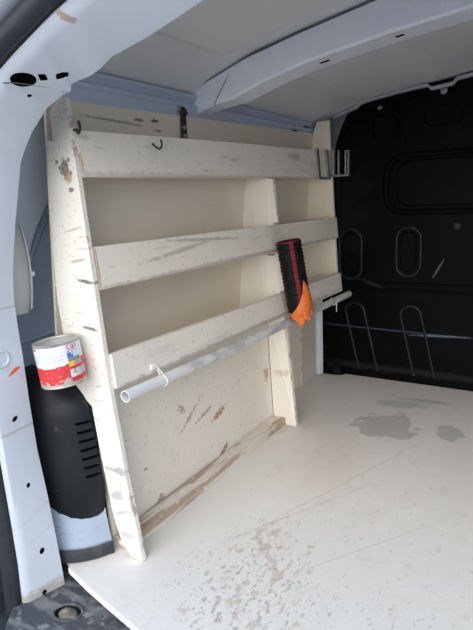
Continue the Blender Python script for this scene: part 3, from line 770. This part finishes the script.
# orange wrap
bm = bmesh.new(); na, nt = 30, 16; G = []
for i in range(na+1):
    a = -1.25+3.0*i/na; th = ca+sg*a; row = []
    top = interp([(-1.25, 1.02), (-.7, 1.0), (-.3, .93), (.15, .82), (.45, .70), (.62, .55), (.9, .60), (1.2, .75), (1.75, .85)], a)
    bot = interp([(-1.25, 1.04), (-.85, 1.06), (-.4, 1.12), (-.1, 1.24), (.1, 1.16), (.4, 1.10), (.8, 1.15), (1.0, 1.06), (1.75, 1.06)], a)
    for j in range(nt+1):
        t = top+(bot-top)*j/nt
        r = .0432+.004*max(0, mnoise.noise(Vector((a*3, t*14, 1.3))))+(.0 if t < 1 else -.05*(t-1)+.008*mnoise.noise(Vector((a*4, t*9, 4))))
        c = hA+(hB-hA)*t
        row.append(bm.verts.new(c+hu*r*math.cos(th)+hv*r*math.sin(th)))
    G.append(row)
for i in range(na):
    for j in range(nt):
        if 12 <= j <= 14 and 20 <= i <= 22: continue
        bm.faces.new((G[i][j], G[i+1][j], G[i+1][j+1], G[i][j+1]))
o = obj('plastic_wrap', bm, m_orange, hs, smooth=30); sd = o.modifiers.new('s', 'SOLIDIFY'); sd.thickness = .0012; sd.offset = 1
o['label'] = 'torn orange plastic'

# ------------------------------------------------------------------ paint can on the end panel
CX, CY, CZ, CR, CH = -.0635, .888, .4255, .0475, .094
cn = empty('paint_can', (CX, CY, CZ), 'open red and white labelled paint can fixed to the shelf end panel', 'can')
tilt = Matrix.Rotation(math.radians(6), 4, Vector((.5326, -.8464, 0)).cross(Vector((0, 0, 1))))
def ctf(bm):
    bmesh.ops.transform(bm, matrix=Matrix.Translation((CX, CY, CZ)) @ tilt @ Matrix.Translation((-CX, -CY, -CZ)), verts=bm.verts); return bm
def cring(r, z, n=64): return [(CX+r*math.cos(2*PI*k/n), CY+r*math.sin(2*PI*k/n), CZ+z) for k in range(n)]
bm = bmesh.new()
add_loft(bm, [cring(CR-.004, .002), cring(CR, 0), cring(CR+.0006, .002), cring(CR-.0006, .004), cring(CR-.0006, CH-.005), cring(CR+.0008, CH-.003), cring(CR+.001, CH-.0005), cring(CR-.0005, CH), cring(CR-.005, CH-.0012), cring(CR-.0055, CH-.004), cring(CR-.0016, CH-.006), cring(CR-.0016, .004), cring(.001, .0035)], cap=True)
obj('tin', ctf(bm), m_tin, cn, smooth=50)
bm = bmesh.new(); n = 48
add_loft(bm, [[(CX+(CR-.0025)*f*math.cos(2*PI*k/n), CY+(CR-.0025)*f*math.sin(2*PI*k/n), CZ+h+.002*mnoise.noise(Vector((f*3*math.cos(2*PI*k/n), f*3*math.sin(2*PI*k/n), 0)))) for k in range(n)] for f, h in ((1, .004), (1, CH-.018), (.97, CH-.0205), (.8, CH-.0215), (.4, CH-.0215), (.02, CH-.0215))])
obj('dried_paint', ctf(bm), m_paintres, cn, smooth=60)
# printed label: fine grid, colour per cell
FONT = {'5': ['111', '100', '111', '001', '111'], 'A': ['010', '101', '111', '101', '101'], '!': ['1', '1', '1', '0', '1'], 'N': ['101', '111', '111', '101', '101']}
U, V = 192, 44
camang = math.atan2(-.017-CY, -.8-CX)
cols = {}
def lcol(a, v):      # a: angle right of the camera direction, v: 0 bottom .. 1 top
    x = math.sin(a) if abs(a) < PI/2 else math.copysign(1, a)*(2-abs(math.sin(a)))
    if v < .05: return 9
    line = .50+.02*math.sin(3*a)
    jag = mnoise.noise(Vector((a*6, v*9, 2)))
    if -.97 < x < -.86 and .93 < v < .985: return 8
    if .35 < x < .98:                              # information column
        if v > .80 and .36 < x < .80:
            return 1 if glyph(x, v) else 0
        if .60 < v < .79: return 5 if v < .67 and x < .85 else (4 if x < .62 and jag > -.25 else (5 if jag > .05 and x < .8 else 0))
        if .44 < v < .56: return 6 if x < .62 else (7 if x < .9 else 1)
        if .16 < v < .36: return 7 if (int(a*40) % 2 and x > .55) or jag > .2 else 0
        return 0 if v > .6 else 1
    if v > line:
        if x < -.45 and .56 < v < .80: return 2 if int(v*44) % 3 == 0 and jag > -.3 else (2 if int(a*30) % 3 == 0 else 0)
        if -.4 < x < .2 and .58 < v < .85: return 2 if int(v*44) % 4 < 2 and mnoise.noise(Vector((a*28, int(v*11), 5))) > -.05 else 0
        return 0
    if v < .14 and jag > .1: return 9
    if v < .20-.5*abs(x-.2) and x > .0: return 7
    if mnoise.noise(Vector((a*14+v*10, v*16-a*4, 9))) > .42: return 3
    return 1
def glyph(x, v):
    txt = '5A!'; gx = (x-.37)/.43*9; gy = (.985-v)/.175*5
    pos = 0
    for ch in txt:
        g = FONT[ch]; w = len(g[0])
        if pos <= gx < pos+w and 0 <= gy < 5: return g[int(gy)][int(gx-pos)] == '1'
        pos += w+.7
    return False
bm = bmesh.new()
rings = [[(CX+(CR+.0003)*math.cos(camang+2*PI*k/U), CY+(CR+.0003)*math.sin(camang+2*PI*k/U), CZ+.0045+(CH-.0105)*j/V) for k in range(U)] for j in range(V+1)]
def lmi(j, k):
    a = (2*PI*(k+.5)/U+PI) % (2*PI)-PI
    return lcol(a, (j+.5)/V)
add_loft(bm, rings, cap=False, mi=lmi)
obj('label', ctf(bm), LM, cn, smooth=60)

# ------------------------------------------------------------------ outside, light, camera
bm = box((-14, -14, -.66), (14, 14, -.62)); obj('ground', bm, m_ground, kind='structure')

w = bpy.data.worlds.new('sky'); scene.world = w; w.use_nodes = True
n = w.node_tree.nodes; l = w.node_tree.links; bg = n['Background']
tc = n.new('ShaderNodeTexCoord'); sx = n.new('ShaderNodeSeparateXYZ'); cr = n.new('ShaderNodeValToRGB')
l.new(tc.outputs['Generated'], sx.inputs[0]); l.new(sx.outputs['Z'], cr.inputs[0])
cr.color_ramp.elements[0].color = (.84, .93, 1.04, 1); cr.color_ramp.elements[1].color = (.44, .66, 1.02, 1); cr.color_ramp.elements[1].position = .9
l.new(cr.outputs[0], bg.inputs['Color']); bg.inputs['Strength'].default_value = 1.0

sun = bpy.data.lights.new('sun', 'SUN'); sun.energy = 1.75; sun.angle = math.radians(70); sun.color = (1, .94, .86)
so = bpy.data.objects.new('sun', sun); COL.objects.link(so)
so.rotation_euler = Vector((.87, .20, -.42)).to_track_quat('-Z', 'Y').to_euler(); so.location = (-3, -2, 4)

yaw, pit, rol = math.radians(32.18), math.radians(12.17), math.radians(-2.44)
f = Vector((math.cos(yaw)*math.cos(pit), math.sin(yaw)*math.cos(pit), -math.sin(pit)))
rt = Vector((math.sin(yaw), -math.cos(yaw), 0)); up = rt.cross(f)
r2 = rt*math.cos(rol)+up*math.sin(rol); u2 = -rt*math.sin(rol)+up*math.cos(rol)
cam = bpy.data.cameras.new('camera'); cam.sensor_fit = 'AUTO'; cam.sensor_width = 36; cam.lens = 540.5/630*36; cam.clip_start = .01
co = bpy.data.objects.new('camera', cam); COL.objects.link(co)
co.matrix_world = Matrix(((r2.x, u2.x, -f.x, -.80), (r2.y, u2.y, -f.y, -.017), (r2.z, u2.z, -f.z, .794), (0, 0, 0, 1)))
scene.camera = co
scene.view_settings.view_transform = 'Standard'; scene.view_settings.look = 'None'
scene.view_settings.exposure = .86; scene.view_settings.gamma = 1; scene.view_settings.use_curve_mapping = False
